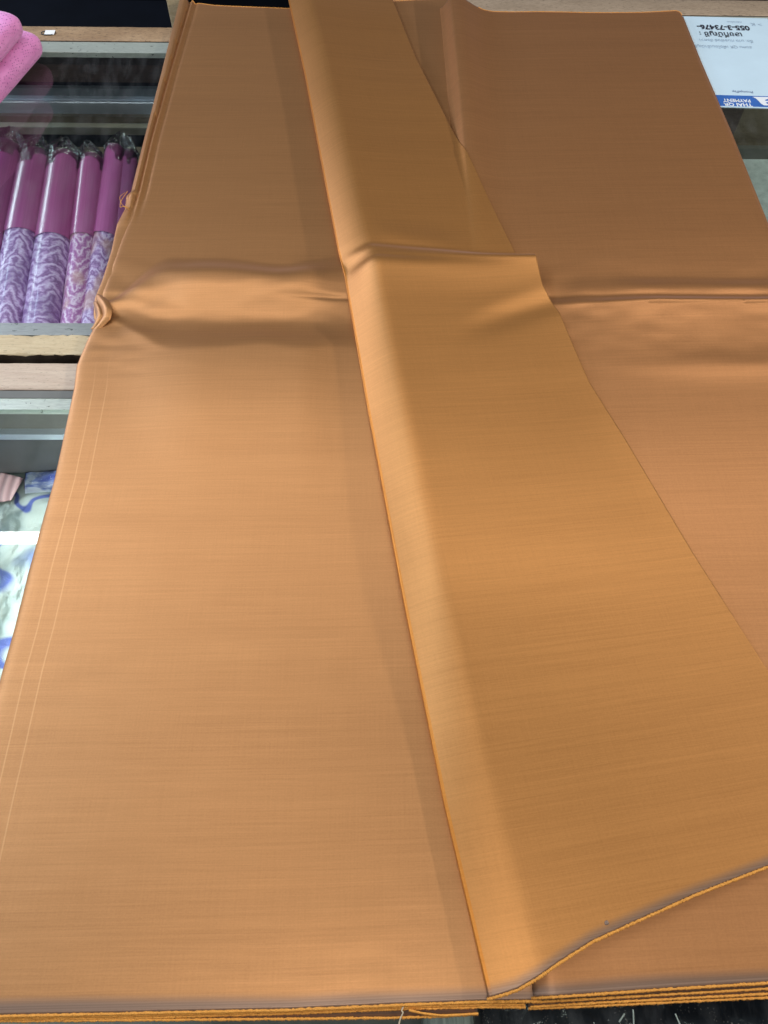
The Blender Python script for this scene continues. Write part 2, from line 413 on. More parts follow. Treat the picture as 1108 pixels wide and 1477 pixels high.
Seam = edge_fn([(632, 10), (757, 1440), (545, -980)])
SeamL = edge_fn([(660, 10), (785, 1440), (563, -980)])
R_edge = edge_fn([(984, 20), (1012, 90), (1055, 190), (1108, 322), (1160, 450), (1590, 1477)])
CREASE_Y = yrow(440)

def hL(x, y):
    px, py = proj(x, y, .004)
    a = .10 + .90 * sst(135, 250, px)
    amp = (.25 + .75 * sst(150, 300, px)) * (1 - .25 * sst(420, 560, px))
    wv = fnoise(px, px * 0, .013, 1.7) * 9 * a; wv2 = fnoise(px, px * 0, .011, 5.2) * 8 * a
    yA_ = 452 + a * 58 + wv; yB_ = 452 + a * 14; yC_ = 449 - a * 42 + wv2; yD_ = 446 - a * 72 + wv2 * 1.4
    # knots from far (small py) to near (large py)
    amp = amp * (1 - .45 * sst(430, 500, px))
    kn = [yD_ - 130, yD_, yC_, yB_, yA_, 760 + 0 * a]
    zz = [.0050 + 0 * a, .0040 + 0 * a, .0042 + .0165 * amp, .0046 + 0 * a, .0048 + .0120 * amp, .0048 + 0 * a]
    z = cosinterp(py, kn, zz)
    z = z - .0016 * np.exp(-((py - 433) / 3.0) ** 2) * sst(370, 480, px)
    z = z + .0012 * fnoise(x, y * .7, 5.5, 2.2) * sst(560, 300, py)
    z = z + .0009 * fnoise(px * .35, py, .075, 3.9) * np.exp(-((py - 448) / 62) ** 2) * (.5 + 1.2 * sst(300, 150, px))
    z = z + .00022 * fnoise(px * .5, py, .03, 6.1) * sst(520, 700, py)
    du = x - ev(L_edge, y); fr = sst(330, 265, py)
    z = z + fr * (.0022 * np.exp(-((du - .007) / .003) ** 2) - .0028 * np.exp(-((du - .0005) / .0035) ** 2) - .0022 * np.exp(-((du - .014) / .004) ** 2))
    return z
def hR(x, y):
    px, py = proj(x, y, .006)
    dl = x - ev(Seam, y)
    far = sst(.75, 1.65, y)
    Hh = .004 + .022 * far
    roll = Hh * np.exp(-((dl - .026) / np.where(dl < .026, 0.014 + .002 * far, .030 + .016 * far)) ** 2)
    z = .0075 + roll * sst(-.004, .022, dl)
    yc = 442 + (px - 800) * .0 + 1.5
    dcr = (py - yc)
    g = .0120 * (.35 + .65 * sst(800, 960, px))
    ridge = np.where(dcr > 0, g * np.exp(-np.maximum(dcr, 0) / 42.0), g * sst(-17, 0, dcr) - .002 * np.exp(-np.maximum(-dcr - 17, 0) / 20) * sst(0, -17, dcr))
    z = z + ridge
    bulge = cosinterp(py, [330 + 0 * px, 398 + 0 * px, 420 + 0 * px, 442 + 0 * px], [0 * px, 0 * px - .001, .0058 + 0 * px, .0015 + 0 * px])
    z = z + np.where(dcr <= 0, bulge, 0) * (.4 + .6 * sst(820, 1000, px) + .5 * fnoise(px, py * .3, .02, 4.4))
    z = z + .0022 * fnoise(px, py * .35, .028, 8.3) * np.exp(-((py - 424) / 20) ** 2) * sst(1000, 860, px)
    z = z + .0009 * fnoise(px * .35, py, .06, 2.9) * np.exp(-((py - 446) / 60) ** 2)
    # soft dip further on the near half
    z = z + .0022 * np.exp(-((py - 528) / 16.0) ** 2) * sst(850, 1050, px)
    z = z + .0018 * fnoise(x, y, 4.5, 7.1)
    return z

def sheet(name, e0, e1, near, far, nx, ny, hf, mat, parent, inset_z=.0035, solid=.0005, sx=None, edge_drop_r=True, puck=0.0):
    s = np.linspace(0, 1, nx)
    s = np.where(s < .5, .5 * (2 * s) ** 1.25, 1 - .5 * (2 - 2 * s) ** 1.25)
    t = np.linspace(0, 1, ny)
    nearx = np.array(near, float); farx = np.array(far, float)
    nxw, nyw = G(nearx[:, 0], nearx[:, 1], .004); fxw, fyw = G(farx[:, 0], farx[:, 1], .004)
    # near / far limits as function of world x, solved per column by one fixed-point pass
    X = np.zeros((ny, nx)); Y = np.zeros((ny, nx))
    yn = np.full(nx, nyw.mean()); yf = np.full(nx, fyw.mean())
    for _ in range(6):
        xa = ev(e0, yn) * (1 - s) + ev(e1, yn) * s; yn = np.interp(xa, nxw, nyw)
        xb = ev(e0, yf) * (1 - s) + ev(e1, yf) * s; yf = np.interp(xb, fxw, fyw)
    Y = yn[None] * (1 - t[:, None]) + yf[None] * t[:, None]
    x0 = ev(e0, Y); x1 = ev(e1, Y)
    X = x0 * (1 - s[None]) + x1 * s[None]
    Z = hf(X, Y)
    du = X - x0; dr = x1 - X; dv = Y - yn[None]; df = yf[None] - Y
    Z = Z - inset_z * np.exp(-(du / .0035)) - (inset_z * np.exp(-(dr / .0035)) if edge_drop_r else 0)
    Z = np.maximum(Z, .0009)
    U = np.stack([X, dv], -1); E = np.stack([du, dv], -1)
    me = grid_mesh(name, X, Y, Z, U, E)
    o = link(name, me, mat, parent)
    if solid:
        m = o.modifiers.new('thickness', 'SOLIDIFY'); m.thickness = solid; m.offset = -1
    return o, X, Y, Z

def selvedge(X, Y, Z, parent, rad=.0011, seed=0, n=420, lo=0.0, hi=1.0, row=0):
    x, y, z = X[row], Y[row], Z[row]
    t = np.linspace(0, 1, len(x)); tt = np.linspace(lo, hi, n)
    rng = np.random.RandomState(seed)
    pts = np.stack([np.interp(tt, t, x), np.interp(tt, t, y) + rng.normal(0, .00012, n), np.interp(tt, t, z) + rng.normal(0, .0001, n)], 1)
    me = tube_mesh('selvedge', pts, rad, 7, .28, seed)
    out = link('selvedge', me, SELV, parent)
    # short fibres standing out of the edge thread
    nf = 700; ii = rng.randint(0, n, nf); V = []; F = []
    for k in ii:
        b_ = pts[k]; an = rng.uniform(-1.2, 1.2) - math.pi / 2 if row == 0 else rng.uniform(-1, 1) + math.pi / 2
        ln = rng.uniform(.0009, .0026); d_ = np.array([math.cos(an), math.sin(an), rng.uniform(-.2, .6)]) * ln; w_ = .00016
        q = len(V); V += [b_ + (w_, 0, 0), b_ + (-w_, 0, 0), b_ + (0, 0, w_ * 2), b_ + d_]
        F += [(q, q + 1, q + 3), (q + 1, q + 2, q + 3), (q + 2, q, q + 3)]
    m2 = bpy.data.meshes.new('fray'); m2.from_pydata([tuple(v) for v in V], [], F)
    fo = link('fray', m2, SELV, parent, smooth=False); fo['kind'] = 'stuff'
    return out

silk_root = empty('silk_cloth', (0.05, .8, 0), 'length of shiny orange-brown silk folded in layers across the counters', 'silk cloth')
lay = lambda k: (lambda x, y: np.zeros_like(x) + k)
# left-hand pile, undermost layer first
for i, (dz, nr, e0, e1, fy) in enumerate([
    (.0011, [(-140, 1479), (0, 1473), (400, 1470), (560, 1468.5), (640, 1466), (690, 1462.5), (740, 1460)], L2_edge, edge_fn([(500, 10), (690, 1463), (420, -980)]), 25),
    (.0018, [(-140, 1474), (0, 1470.5), (200, 1468), (400, 1462.5), (560, 1456), (700, 1452.5), (757, 1453), (800, 1452)], L2_edge, Seam, 15)]):
    o, X, Y, Z = sheet('layer', e0, e1, nr, [(200, fy), (420, fy), (700, fy)], 60, 160, lay(dz), SILK, silk_root, inset_z=.0004)
    selvedge(X, Y, Z, o, .0011, 20 + i)
# second layer with the fold that shows beyond the top layer at the left
def hL2(x, y): 
    px, py = proj(x, y, .003)
    du = x - ev(L2_edge, y)
    st = .002 * (sst(284, 277, py) + sst(328, 318, py) * .6)
    return np.minimum(.0028 + .6 * st + .0045 * np.exp(-((du - .011) / .008) ** 2) * sst(345, 270, py), hL(x, y) - .0006 + np.where(x < ev(L_edge, y) - .001, 1, 0) * sst(420, 300, py))
o, X, Y, Z = sheet('layer', L2_edge, Seam, [(-140, 1472), (0, 1468.5), (200, 1464.5), (400, 1459.5), (560, 1453), (700, 1449), (757, 1449), (800, 1449)],
       [(200, -6), (262, -2), (276, 5), (300, 9), (420, 14), (700, 10)], 200, 360, hL2, SILK, silk_root, inset_z=.0016)
selvedge(X, Y, Z, o, .0011, 31)
o, X, Y, Z = sheet('layer', L_edge, SeamL, [(-140, 1470), (0, 1466), (200, 1461.5), (420, 1457), (560, 1450.5), (700, 1445), (757, 1444.5), (800, 1444)],
       [(200, -6), (270, 0), (282, 5), (310, 9), (350, 11), (415, 13), (500, 8), (560, 3), (700, -4)], 300, 560, hL, SILK, silk_root, inset_z=.003)
top_left = o
selvedge(X, Y, Z, o, .0012, 33)
selvedge(X, Y, Z, o, .0007, 34, row=-1)

# right-hand pile
SeamR = Seam
for i, (dz, nr) in enumerate([(.0016, [(757, 1455), (860, 1451), (960, 1446), (1108, 1439), (1600, 1417)]),
                              (.0030, [(757, 1453), (860, 1446.5), (960, 1441.5), (1108, 1433.5), (1600, 1412)]),
                              (.0046, [(757, 1446), (860, 1440.5), (960, 1434.5), (1108, 1426), (1600, 1405)])]):
    o, X, Y, Z = sheet('layer', edge_fn([(632 + 2 * i, 10), (762 + 3 * i, 1440), (545, -980)]), R_edge, nr, [(600, 30 - i * 3), (1200, 30 - i * 3)], 80, 160, lay(dz), SILK_R, silk_root, inset_z=.0004)
    selvedge(X, Y, Z, o, .0011, 40 + i)
o, X, Y, Z = sheet('layer', edge_fn([(632, 10), (764, 1440), (545, -980)]), R_edge, [(757, 1440.5), (860, 1434), (960, 1427), (1108, 1418), (1600, 1398)],
       [(600, 11), (628, 11), (640, 15), (700, 20), (780, 20), (850, 21), (930, 20), (975, 18), (990, 22), (1200, 30)], 300, 560, hR, SILK_R, silk_root, inset_z=.006)
selvedge(X, Y, Z, o, .0012, 47)
selvedge(X, Y, Z, o, .0007, 48, row=-1, lo=.2)

# ---- diagonal flap on top
FE = edge_fn([(705, 1441), (640, 1160), (580, 860), (530, 590), (497, 400), (487, 360), (470, 270), (440, 110), (416, 0), (398, -90)], .012)
FRn = edge_fn([(1470, 1640), (1250, 1208), (1108, 968), (1000, 800), (900, 632), (850, 553), (806, 455), (781, 420), (768, 378), (746, 370), (741, 360), (690, 260), (640, 165), (600, 85), (566, 0), (530, -90)], .011)
def support(x, y):
    return np.where(x > ev(Seam, y) - .004, hR(x, y), hL(x, y))
ny, nxs = 620, 300
A = np.array(G(705., 1441., .012)); B = np.array(G(416., 0., .012)); ax = (B - A) / np.linalg.norm(B - A); cr = np.array([ax[1], -ax[0]])
near_px = np.array([(705, 1441), (722, 1436), (745, 1428), (772, 1412), (800, 1392), (850, 1360), (900, 1337), (1000, 1292), (1108, 1250), (1250, 1196), (1400, 1140)], float)
nw = np.stack(G(near_px[:, 0], near_px[:, 1], .010), 1)
nd = (nw - A) @ cr; nl = (nw - A) @ ax              # offset along the flap of the near edge, by distance from fold
t = np.linspace(0, 1, ny)
Ltot = np.linalg.norm(B - A) * 1.10
# rows: parallel to the near edge, sliding along the fold line
base = A + ax * 0
vrow = t * Ltot
# cross section samples: underside, bend, upper face
r0 = .0075
qs = np.concatenate([np.linspace(-.10, 0, 24), np.linspace(0, math.pi * r0, 18)[1:], math.pi * r0 + (np.linspace(0, 1, nxs) ** 1.15)[1:] ])
nq = len(qs); up0 = 24 + 17
X = np.zeros((ny, nq)); Y = np.zeros((ny, nq)); Z = np.zeros((ny, nq)); DU = np.zeros((ny, nq))
for j in range(ny):
    # fold-line point at this row
    e = A + ax * vrow[j]
    ex = np.interp(e[1], FE[1], FE[0]); e = np.array([ex, e[1]])
    # width to the right border measured along cr
    ds = np.linspace(0, .9, 400); off = np.interp(ds, nd, nl) * math.exp(-vrow[j] / .5)
    qx = e[0] + cr[0] * ds + ax[0] * off; qy = e[1] + cr[1] * ds + ax[1] * off
    inside = qx <= ev(FRn, qy)
    k = np.argmax(~inside) if (~inside).any() else 399
    Wd = ds[max(k, 2)]
    if k > 0 and k < 399:
        f0 = ev(FRn, qy[k - 1]) - qx[k - 1]; f1 = ev(FRn, qy[k]) - qx[k]
        Wd = ds[k - 1] + (ds[k] - ds[k - 1]) * f0 / (f0 - f1 + 1e-9)
    dd = np.concatenate([np.linspace(.10, r0, 24) if Wd > .12 else np.linspace(Wd * .8, r0, 24),
                         r0 - r0 * np.sin(np.linspace(0, math.pi * .68, 18)[1:]),
                         .156 * r0 + (np.linspace(0, 1, nxs) ** 1.15)[1:] * (Wd - .156 * r0)])
    o_ = np.interp(dd, nd, nl) * math.exp(-vrow[j] / .5)
    X[j] = e[0] + cr[0] * dd + ax[0] * o_; Y[j] = e[1] + cr[1] * dd + ax[1] * o_
    DU[j] = dd
sup = support(X, Y)
yc = np.interp(X, *[np.array(G(np.array([480., 800.]), np.array([386., 377.]), .02))[i] for i in (0, 1)])
dc = yc - Y                                            # >0 on the near side of the pressed crease
nearz = sst(0.0, .24, t)[:, None]
Rh = (.008 + .018 * nearz) * (1 - .40 * np.exp(-((dc + .002) / .014) ** 2))
xr = .040 + .010 * (1 - t[:, None])
rise = np.where(DU < xr, 1 - np.clip(1 - DU / xr, 0, 1) ** 1.35, 1.0)
fallw = np.maximum(DU.max(1)[:, None] - xr, .02)
tf = np.clip((DU - xr) / fallw, 0, 1)
fall = np.where(DU > xr, (1 - tf) ** 1.35, 1.0)
tent = rise * fall                                    # softened shoulder
for _ in range(60): tent[:, up0 + 1:-1] = (tent[:, up0:-2] + 2 * tent[:, up0 + 1:-1] + tent[:, up0 + 2:]) / 4
zu = .0065 + 2 * r0 * .40 + Rh * tent
# pressed cross crease: near side stands up, far side drops behind it
g = .0180 * sst(.0, .05, DU)
zu = zu + np.where(dc > 0, g * np.exp(-np.maximum(dc, 0) / .070) * (1 - .4 * sst(.05, .0, dc) * 0), g * sst(-.033, 0, dc) - .0012 * sst(0, -.033, dc) * np.exp(np.minimum(dc + .033, 0) / .05))
# diagonal dent on the near side of the crease and soft buckles
px, py = proj(X, Y, zu)
zu = zu - .0026 * np.exp(-(((py - 452) + (px - 740) * .30) / 17) ** 2) * sst(650, 740, px)
zu = zu + .0007 * np.exp(-(((py - 430) + (px - 740) * .30) / 14) ** 2) * sst(640, 740, px)
zu = zu + .0014 * fnoise(X, Y, 6.0, 11.) * sst(0, .08, DU) + .0022 * np.exp(-(((py - 338) - (px - 560) * .18) / 16) ** 2) * sst(520, 570, px) * sst(700, 620, px)
# ride over the pile below
gap = sup + .0016 - zu
zu = zu + np.where(gap > -.004, (gap + .004) ** 2 / .016 * (gap < .004) + gap * (gap >= .004), 0)
zu = np.maximum(zu, sup + .0012)
Z = zu.copy()
th = np.linspace(0, math.pi * .68, 18)[1:]
ztop = Z[:, up0]
zb = np.minimum(sup[:, 23] + .0012, ztop - .004)
for k in range(24): Z[:, k] = np.minimum(np.maximum(sup[:, k] + .0008, zb), ztop - .0025)
for i, k in enumerate(range(24, 41)):
    w = (1 - math.cos(th[i])) / (1 - math.cos(math.pi * .68)); Z[:, k] = zb * (1 - w) + ztop * w
EV = vrow[:, None] + 0 * X
U = np.stack([DU * 1.0 + 0 * X, (X - A[0]) * ax[0] + (Y - A[1]) * ax[1]], -1); E = np.stack([DU, EV], -1)
me = grid_mesh('flap', X, Y, Z, U, E)
me.materials.append(SILK_F); me.materials.append(silk('silk_folded_edge', (.62, .235, .030), (.48, .17, .018), seed=2.2))
mi = np.zeros((ny - 1, nq - 1), int); mi[:, 24:up0 + 3] = 1       # the bend shows the orange warp
me.polygons.foreach_set('material_index', mi.ravel())
flap = link('flap', me, None, silk_root)
m = flap.modifiers.new('thickness', 'SOLIDIFY'); m.thickness = .0005; m.offset = -1
sl = selvedge(X[:, up0 - 8:], Y[:, up0 - 8:], Z[:, up0 - 8:], flap, .0013, 61, n=520)

# gathered tuck where the fold pinches the left border
def curve_pts(pix, n=40):
    pix = np.array(pix, float); tt = np.linspace(0, 1, len(pix)); k = np.linspace(0, 1, n)
    w = np.stack(list(G(pix[:, 0], pix[:, 1], pix[:, 2])) + [pix[:, 2]], 1)
    out = np.stack([np.interp(k, tt, w[:, i]) for i in range(3)], 1)
    for _ in range(6): out[1:-1] = (out[:-2] + out[1:-1] * 2 + out[2:]) / 4
    return out
def ribbon(name, pa, pb, bulge, mat, parent, n=40, m=12, waves=0):
    """strip between two rails of pixel points, arched by bulge"""
    a, b = curve_pts(pa, n), curve_pts(pb, n)
    k = np.linspace(0, 1, m)
    V = a[:, None] * (1 - k)[None, :, None] + b[:, None] * k[None, :, None]
    end = np.sin(np.linspace(0, 1, n) * math.pi) ** .6
    V[..., 2] += (np.sin(k * math.pi)[None] * end[:, None]) * bulge
    if waves: V[..., 2] += .0006 * np.sin(k * math.pi * waves)[None] * end[:, None]
    U = np.stack([V[..., 0], V[..., 1]], -1)
    E = np.stack([V[..., 0] * 0 + .3, V[..., 0] * 0 + .3], -1)
    me = grid_mesh(name, V[..., 0], V[..., 1], V[..., 2], U, E)
    o = link(name, me, mat, parent)
    md = o.modifiers.new('thickness', 'SOLIDIFY'); md.thickness = .0005
    return o
ribbon('tuck', [(139, 424, .006), (141, 436, .008), (146, 446, .009), (148, 458, .008), (140, 470, .006), (133, 477, .004)],
               [(146, 426, .007), (157, 434, .012), (163, 447, .014), (160, 460, .012), (151, 470, .008), (138, 479, .005)], .0045, SILK, top_left, 50, 14)
ribbon('tuck', [(135, 436, .003), (137, 446, .004), (140, 456, .005), (136, 468, .004), (131, 475, .003)],
               [(141, 434, .007), (147, 444, .010), (150, 455, .010), (145, 466, .008), (137, 476, .004)], .004, SILK, top_left, 40, 10)
# loose threads
def thread(pix, rad, mat, parent, seed=0):
    me = tube_mesh('loose_thread', curve_pts(pix, 30), rad, 5, .15, seed); return link('loose_thread', me, mat, parent)
thread([(184, 276, .006), (174, 290, .010), (173, 300, .006), (178, 297, .012), (187, 303, .006)], .0005, SELV, top_left, 1)
thread([(180, 278, .004), (172, 284, .008), (176, 296, .010), (186, 300, .008)], .0004, SELV, top_left, 2)
thread([(582, 1452, .004), (579, 1458, .004), (582, 1460, .004), (577, 1470, .002), (575, 1482, .001)], .0007, simple('pale_thread', (.55, .45, .30), .7, 200, .2), silk_root, 3)
thread([(590, 1457, .004), (612, 1462, .004), (640, 1465, .003), (690, 1462, .003)], .0011, SELV, silk_root, 4)
# small slub knot on the flap
kx, ky = 875, 1331
bm = bmesh.new(); bmesh.ops.create_icosphere(bm, subdivisions=2, radius=.0017)
for v in bm.verts: v.co *= 1 + .5 * random.random(); v.co.z *= .3
c = P(kx, ky, .018); 
i0 = np.argmin((X[:, up0:] - c.x) ** 2 + (Y[:, up0:] - c.y) ** 2); kz = float(Z[:, up0:].ravel()[i0])
bmesh.ops.translate(bm, vec=P(kx, ky, kz), verts=bm.verts)
me = bpy.data.meshes.new('slub_knot'); bm.to_mesh(me); bm.free()
link('slub_knot', me, simple('knot_thread', (.22, .15, .11), .8, 900, .6), flap)

# ------------------------------------------------------------------ purple rolls in plastic
def roll_mats(i, tone):
    s = NT('plum_silk'); uv = s.n('ShaderNodeUVMap', uv_map='UVMap').outputs[0]
    n = s.noise(s.n('ShaderNodeMapping', i={'Vector': uv, 'Scale': (60, 3, 1), 'Location': (i * 3.1, i, 0)}).outputs[0], 1, 3, .6)
    a = (.36 * tone, .070 * tone, .24 * tone); b = (.52 * tone, .14 * tone, .37 * tone)
    s.set(Base_Color=s.mix(n, a, b), Roughness=.30); s.b.inputs['Coat Weight'].default_value = .8; s.b.inputs['Coat Roughness'].default_value = .16
    s.set(Normal=s.bump(n, .25, .002))
    p = NT('tie_dyed_silk'); uv = p.n('ShaderNodeUVMap', uv_map='UVMap').outputs[0]
    wv = p.n('ShaderNodeMapping', i={'Vector': uv, 'Location': (i * 1.7, i * .37, 0), 'Scale': (1, 1, 1)}).outputs[0]
    sp = p.n('ShaderNodeSeparateXYZ', i={0: wv})
    tri = p.math('ABSOLUTE', p.math('SUBTRACT', p.math('FRACT', p.math('MULTIPLY', sp.outputs[0], 4.0)), .5))   # chevrons round the roll
    nz = p.noise(p.n('ShaderNodeMapping', i={'Vector': uv, 'Scale': (7, 45, 1), 'Location': (i * 5.1, 0, 0)}).outputs[0], 1, 3, .65)
    ph = p.math('ADD', p.math('MULTIPLY', sp.outputs[1], 40.0 + 4 * (i % 3)), p.math('ADD', p.math('MULTIPLY', tri, 2.0 + (i % 2)), p.math('MULTIPLY', nz, 3.0)))
    wave = p.math('ABSOLUTE', p.math('SUBTRACT', p.math('FRACT', ph), .5))
    c = p.ramp(wave, [(.02, (.24, .10, .30)), (.26, (.46, .27, .55)), (.50, (.72, .56, .82))] if i != 3 else [(.06, (.40, .12, .37)), (.28, (.58, .28, .55)), (.50, (.86, .66, .84))])
    big = p.noise(p.n('ShaderNodeMapping', i={'Vector': uv, 'Scale': (3, 16, 1), 'Location': (i * 2.1, 0, 0)}).outputs[0], 1, 2)
    c = p.mix(p.math('MULTIPLY', p.ramp(big, [(.5, (0, 0, 0)), (.62, (1, 1, 1))]), .45 if i < 3 else .6), c, (.17, .08, .25) if i < 3 else (.62, .34, .30))
    p.set(Base_Color=c, Roughness=.4); p.b.inputs['Coat Weight'].default_value = .3
    return s.m, p.m
def silk_roll(i, far, near, wpx_far, wpx_near, zf, zn, split, tone, label, tip):
    a = P(*far, zf); b = P(*near, zn)
    ax_ = (b - a); Ln = ax_.length; ax_.normalize()
    depth = lambda q: -((np.array([q.x, q.y, q.z - H])) @ RWC)[2]
    ra = wpx_far / 2 / FPX * depth(a); rb_ = wpx_near / 2 / FPX * depth(b)
    root = empty('fabric_roll', b, label, 'fabric roll', 'purple fabric rolls in the glass case')
    sd = ax_.cross(Vector((0, 0, 1))).normalized(); upv = sd.cross(ax_).normalized()
    def surf(name, t0, t1, mat, rofs=0.0, nr=40, ns=40, round_far=False):
        tt = np.linspace(t0, t1, nr); an = np.linspace(0, 2 * math.pi, ns, endpoint=False)
        V = np.zeros((nr, ns, 3)); U = np.zeros((nr, ns, 2))
        for j, q in enumerate(tt):
            c = a + ax_ * (q * Ln); rr = ra * (1 - q) + rb_ * q + rofs
            if round_far: rr *= min(1, .80 + .20 * min(1, (q - t0) / .06) ** .5)
            for k, th_ in enumerate(an):
                # a rolled cloth is never a true circle: flattened below, with the wrap step at one side
                w = 1 + .03 * math.sin(3 * th_ + i) + .05 * ((th_ / 6.283 + .2 * i) % 1.0)
                p = c + sd * (math.cos(th_) * rr * w) + upv * (math.sin(th_) * rr * w * .93)
                V[j, k] = p; U[j, k] = (th_ / 6.283, q * Ln)
        me = grid_mesh(name, V[..., 0], V[..., 1], V[..., 2], U, closed=True)
        o = link(name, me, mat, root)
        return o
    m1, m2 = roll_mats(i, tone)
    surf('plain_silk', 0.0, split + .012, m1, .0012, 40, 48, True)
    surf('patterned_silk', split, 1.12, m2, -.0006, 40, 48)
    # end disc (rolled layers)
    tt = np.linspace(0, 1, 8); an = np.linspace(0, 2 * math.pi, 48, endpoint=False)
    V = np.zeros((8, 48, 3))
    for j, q in enumerate(tt):
        for k, th_ in enumerate(an):
            p = a + ax_ * (.0 - .004 * (1 - q) + .003 * math.sin(q * 20)) + sd * (math.cos(th_) * ra * .82 * q) + upv * (math.sin(th_) * ra * .76 * q); V[j, k] = p
    link('rolled_end', grid_mesh('rolled_end', V[..., 0], V[..., 1], V[..., 2], V[..., :2] * 10, closed=True), m1, root)
    # twisted plastic bag mouth
    tp = P(tip[0], tip[1], zf + .012); nr, ns = 26, 40
    V = np.zeros((nr, ns, 3)); rng = random.Random(i)
    fold = [rng.uniform(-1, 1) for _ in range(ns)]
    for j in range(nr):
        q = j / (nr - 1)
        base_c = a + ax_ * (.05 * Ln)
        if q < .25: c = a + ax_ * (.10 * Ln * (1 - q / .25)); rr = ra * 1.08
        else:
            w = (q - .25) / .75; c = a * (1 - w) + tp * w; rr = ra * (1.08 * (1 - w) ** .75 + .07 + .18 * max(0, w - .85) * 5)
        for k in range(ns):
            th_ = 2 * math.pi * k / ns + q * 1.3
            cr_ = 1 + (.22 * fold[k] * math.sin(min(1, q / .7) * math.pi * .5) if q > .2 else 0)
            V[j, k] = c + sd * (math.cos(th_) * rr * cr_) + upv * (math.sin(th_) * rr * cr_ * .93)
    link('plastic_bag', grid_mesh('plastic_bag', V[..., 0], V[..., 1], V[..., 2], V[..., :2] * 10, closed=True), FILM, root)
    return root
ROLLS = [((8, 214), (-50, 466), 56, 60, .60, .86, 'plum silk roll in plastic leaning at the outer end of the row', (20, 186)),
         ((54, 224), (10, 466), 44, 52, .50, .95, 'plum silk roll with white and violet zigzag end, beside the thickest roll', (57, 197)),
         ((95, 228), (62, 466), 46, 56, .525, 1.0, 'thickest plum silk roll with violet zigzag end, in the middle of the row', (94, 199)),
         ((134, 230), (108, 468), 36, 40, .50, 1.05, 'slim plum silk roll with pinkish chevron end and gold marks', (126, 204)),
         ((167, 215), (136, 468), 28, 38, .52, 1.12, 'bright thin plum silk roll half covered by the brown cloth', (176, 190)),
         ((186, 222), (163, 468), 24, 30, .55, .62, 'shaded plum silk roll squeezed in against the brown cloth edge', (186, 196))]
for i, (f, n_, wf, wn, sp_, tone, lb, tip) in enumerate(ROLLS):
    zo = -.010 if i == 5 else 0
    silk_roll(i, f, n_, wf, wn, -.120 + zo, -.205 + zo, sp_, tone, lb, tip)

# ------------------------------------------------------------------ pink cloths at the far corner
def pink_mat():
    s = NT('pink_openwork_cloth'); uv = s.n('ShaderNodeUVMap', uv_map='UVMap').outputs[0]
    mp = s.n('ShaderNodeMapping', i={'Vector': uv, 'Scale': (165, 165, 1), 'Rotation': (0, 0, .5)}).outputs[0]
    v = s.n('ShaderNodeTexVoronoi', i={'Vector': mp, 'Scale': 1.0, 'Randomness': .35})
    f = s.ramp(v.outputs[0], [(.16, (0, 0, 0)), (.30, (1, 1, 1))])
    n = s.noise(uv, 40, 3)
    c = s.mix(f, (.44, .09, .35), s.ramp(n, [(.3, (.72, .23, .55)), (.7, (.86, .33, .68))]))
    s.set(Base_Color=c, Roughness=.6, Normal=s.bump(f, .5, .002)); s.b.inputs['Sheen Weight'].default_value = .3
    return s.m
PINK = pink_mat()
def folded_pad(name, label, c0, c1, width, height, zc, n=70, m=56, seed=0):
    """soft folded cloth: flattened roll from c0 to its rounded fold at c1"""
    a, b = Vector(c0), Vector(c1); axv = (b - a); Ln = axv.length; axv.normalize()
    sd = Vector((axv.y, -axv.x, 0)).normalized()
    V = np.zeros((n, m, 3)); U = np.zeros((n, m, 2))
    for j in range(n):
        q = j / (n - 1); pos = Ln * min(1, q / .8)
        cap = 1.0
        if q > .8:
            w = (q - .8) / .2; pos = Ln + math.sin(w * math.pi / 2) * height * .55; cap = math.cos(w * math.pi / 2 * .999)
        for k in range(m):
            th = 2 * math.pi * k / m; cth, sth = math.cos(th), math.sin(th)
            ex = .55
            xx = math.copysign(abs(cth) ** ex, cth) * width / 2 * (cap ** .35 if cap > 0 else 0); zz = math.copysign(abs(sth) ** .7, sth) * height / 2 * cap
            nz = mnoise.noise(Vector((pos * 14, xx * 14, zz * 14 + seed))) * .004
            p = a + axv * pos + sd * (xx + nz) + Vector((0, 0, zc + zz + nz * .6))
            V[j, k] = p; U[j, k] = (pos, th / 6.283 * (width + height) * 1.6)
    root = empty(name, a, label, 'cloth', 'pink cloths at the case end')
    link('cloth_body', grid_mesh('cloth_body', V[..., 0], V[..., 1], V[..., 2], U, closed=True), PINK, root)
    # folded inner edge at the fold end
    return root
w0 = P(-106, 190, .03); w1 = P(14, 60, .03)
folded_pad('folded_pink_cloth', 'pink openwork cloth folded thick, lying on the glass and the cork-brown rail', (w0.x, w0.y, 0), (w1.x, w1.y, 0), .115, .050, .026)
w0 = P(-130, 170, .075); w1 = P(-9, 36, .075)
folded_pad('folded_pink_cloth', 'pink openwork cloth roll stacked on top of the wider pink cloth', (w0.x, w0.y, 0), (w1.x, w1.y, 0), .095, .045, .0735, seed=5)

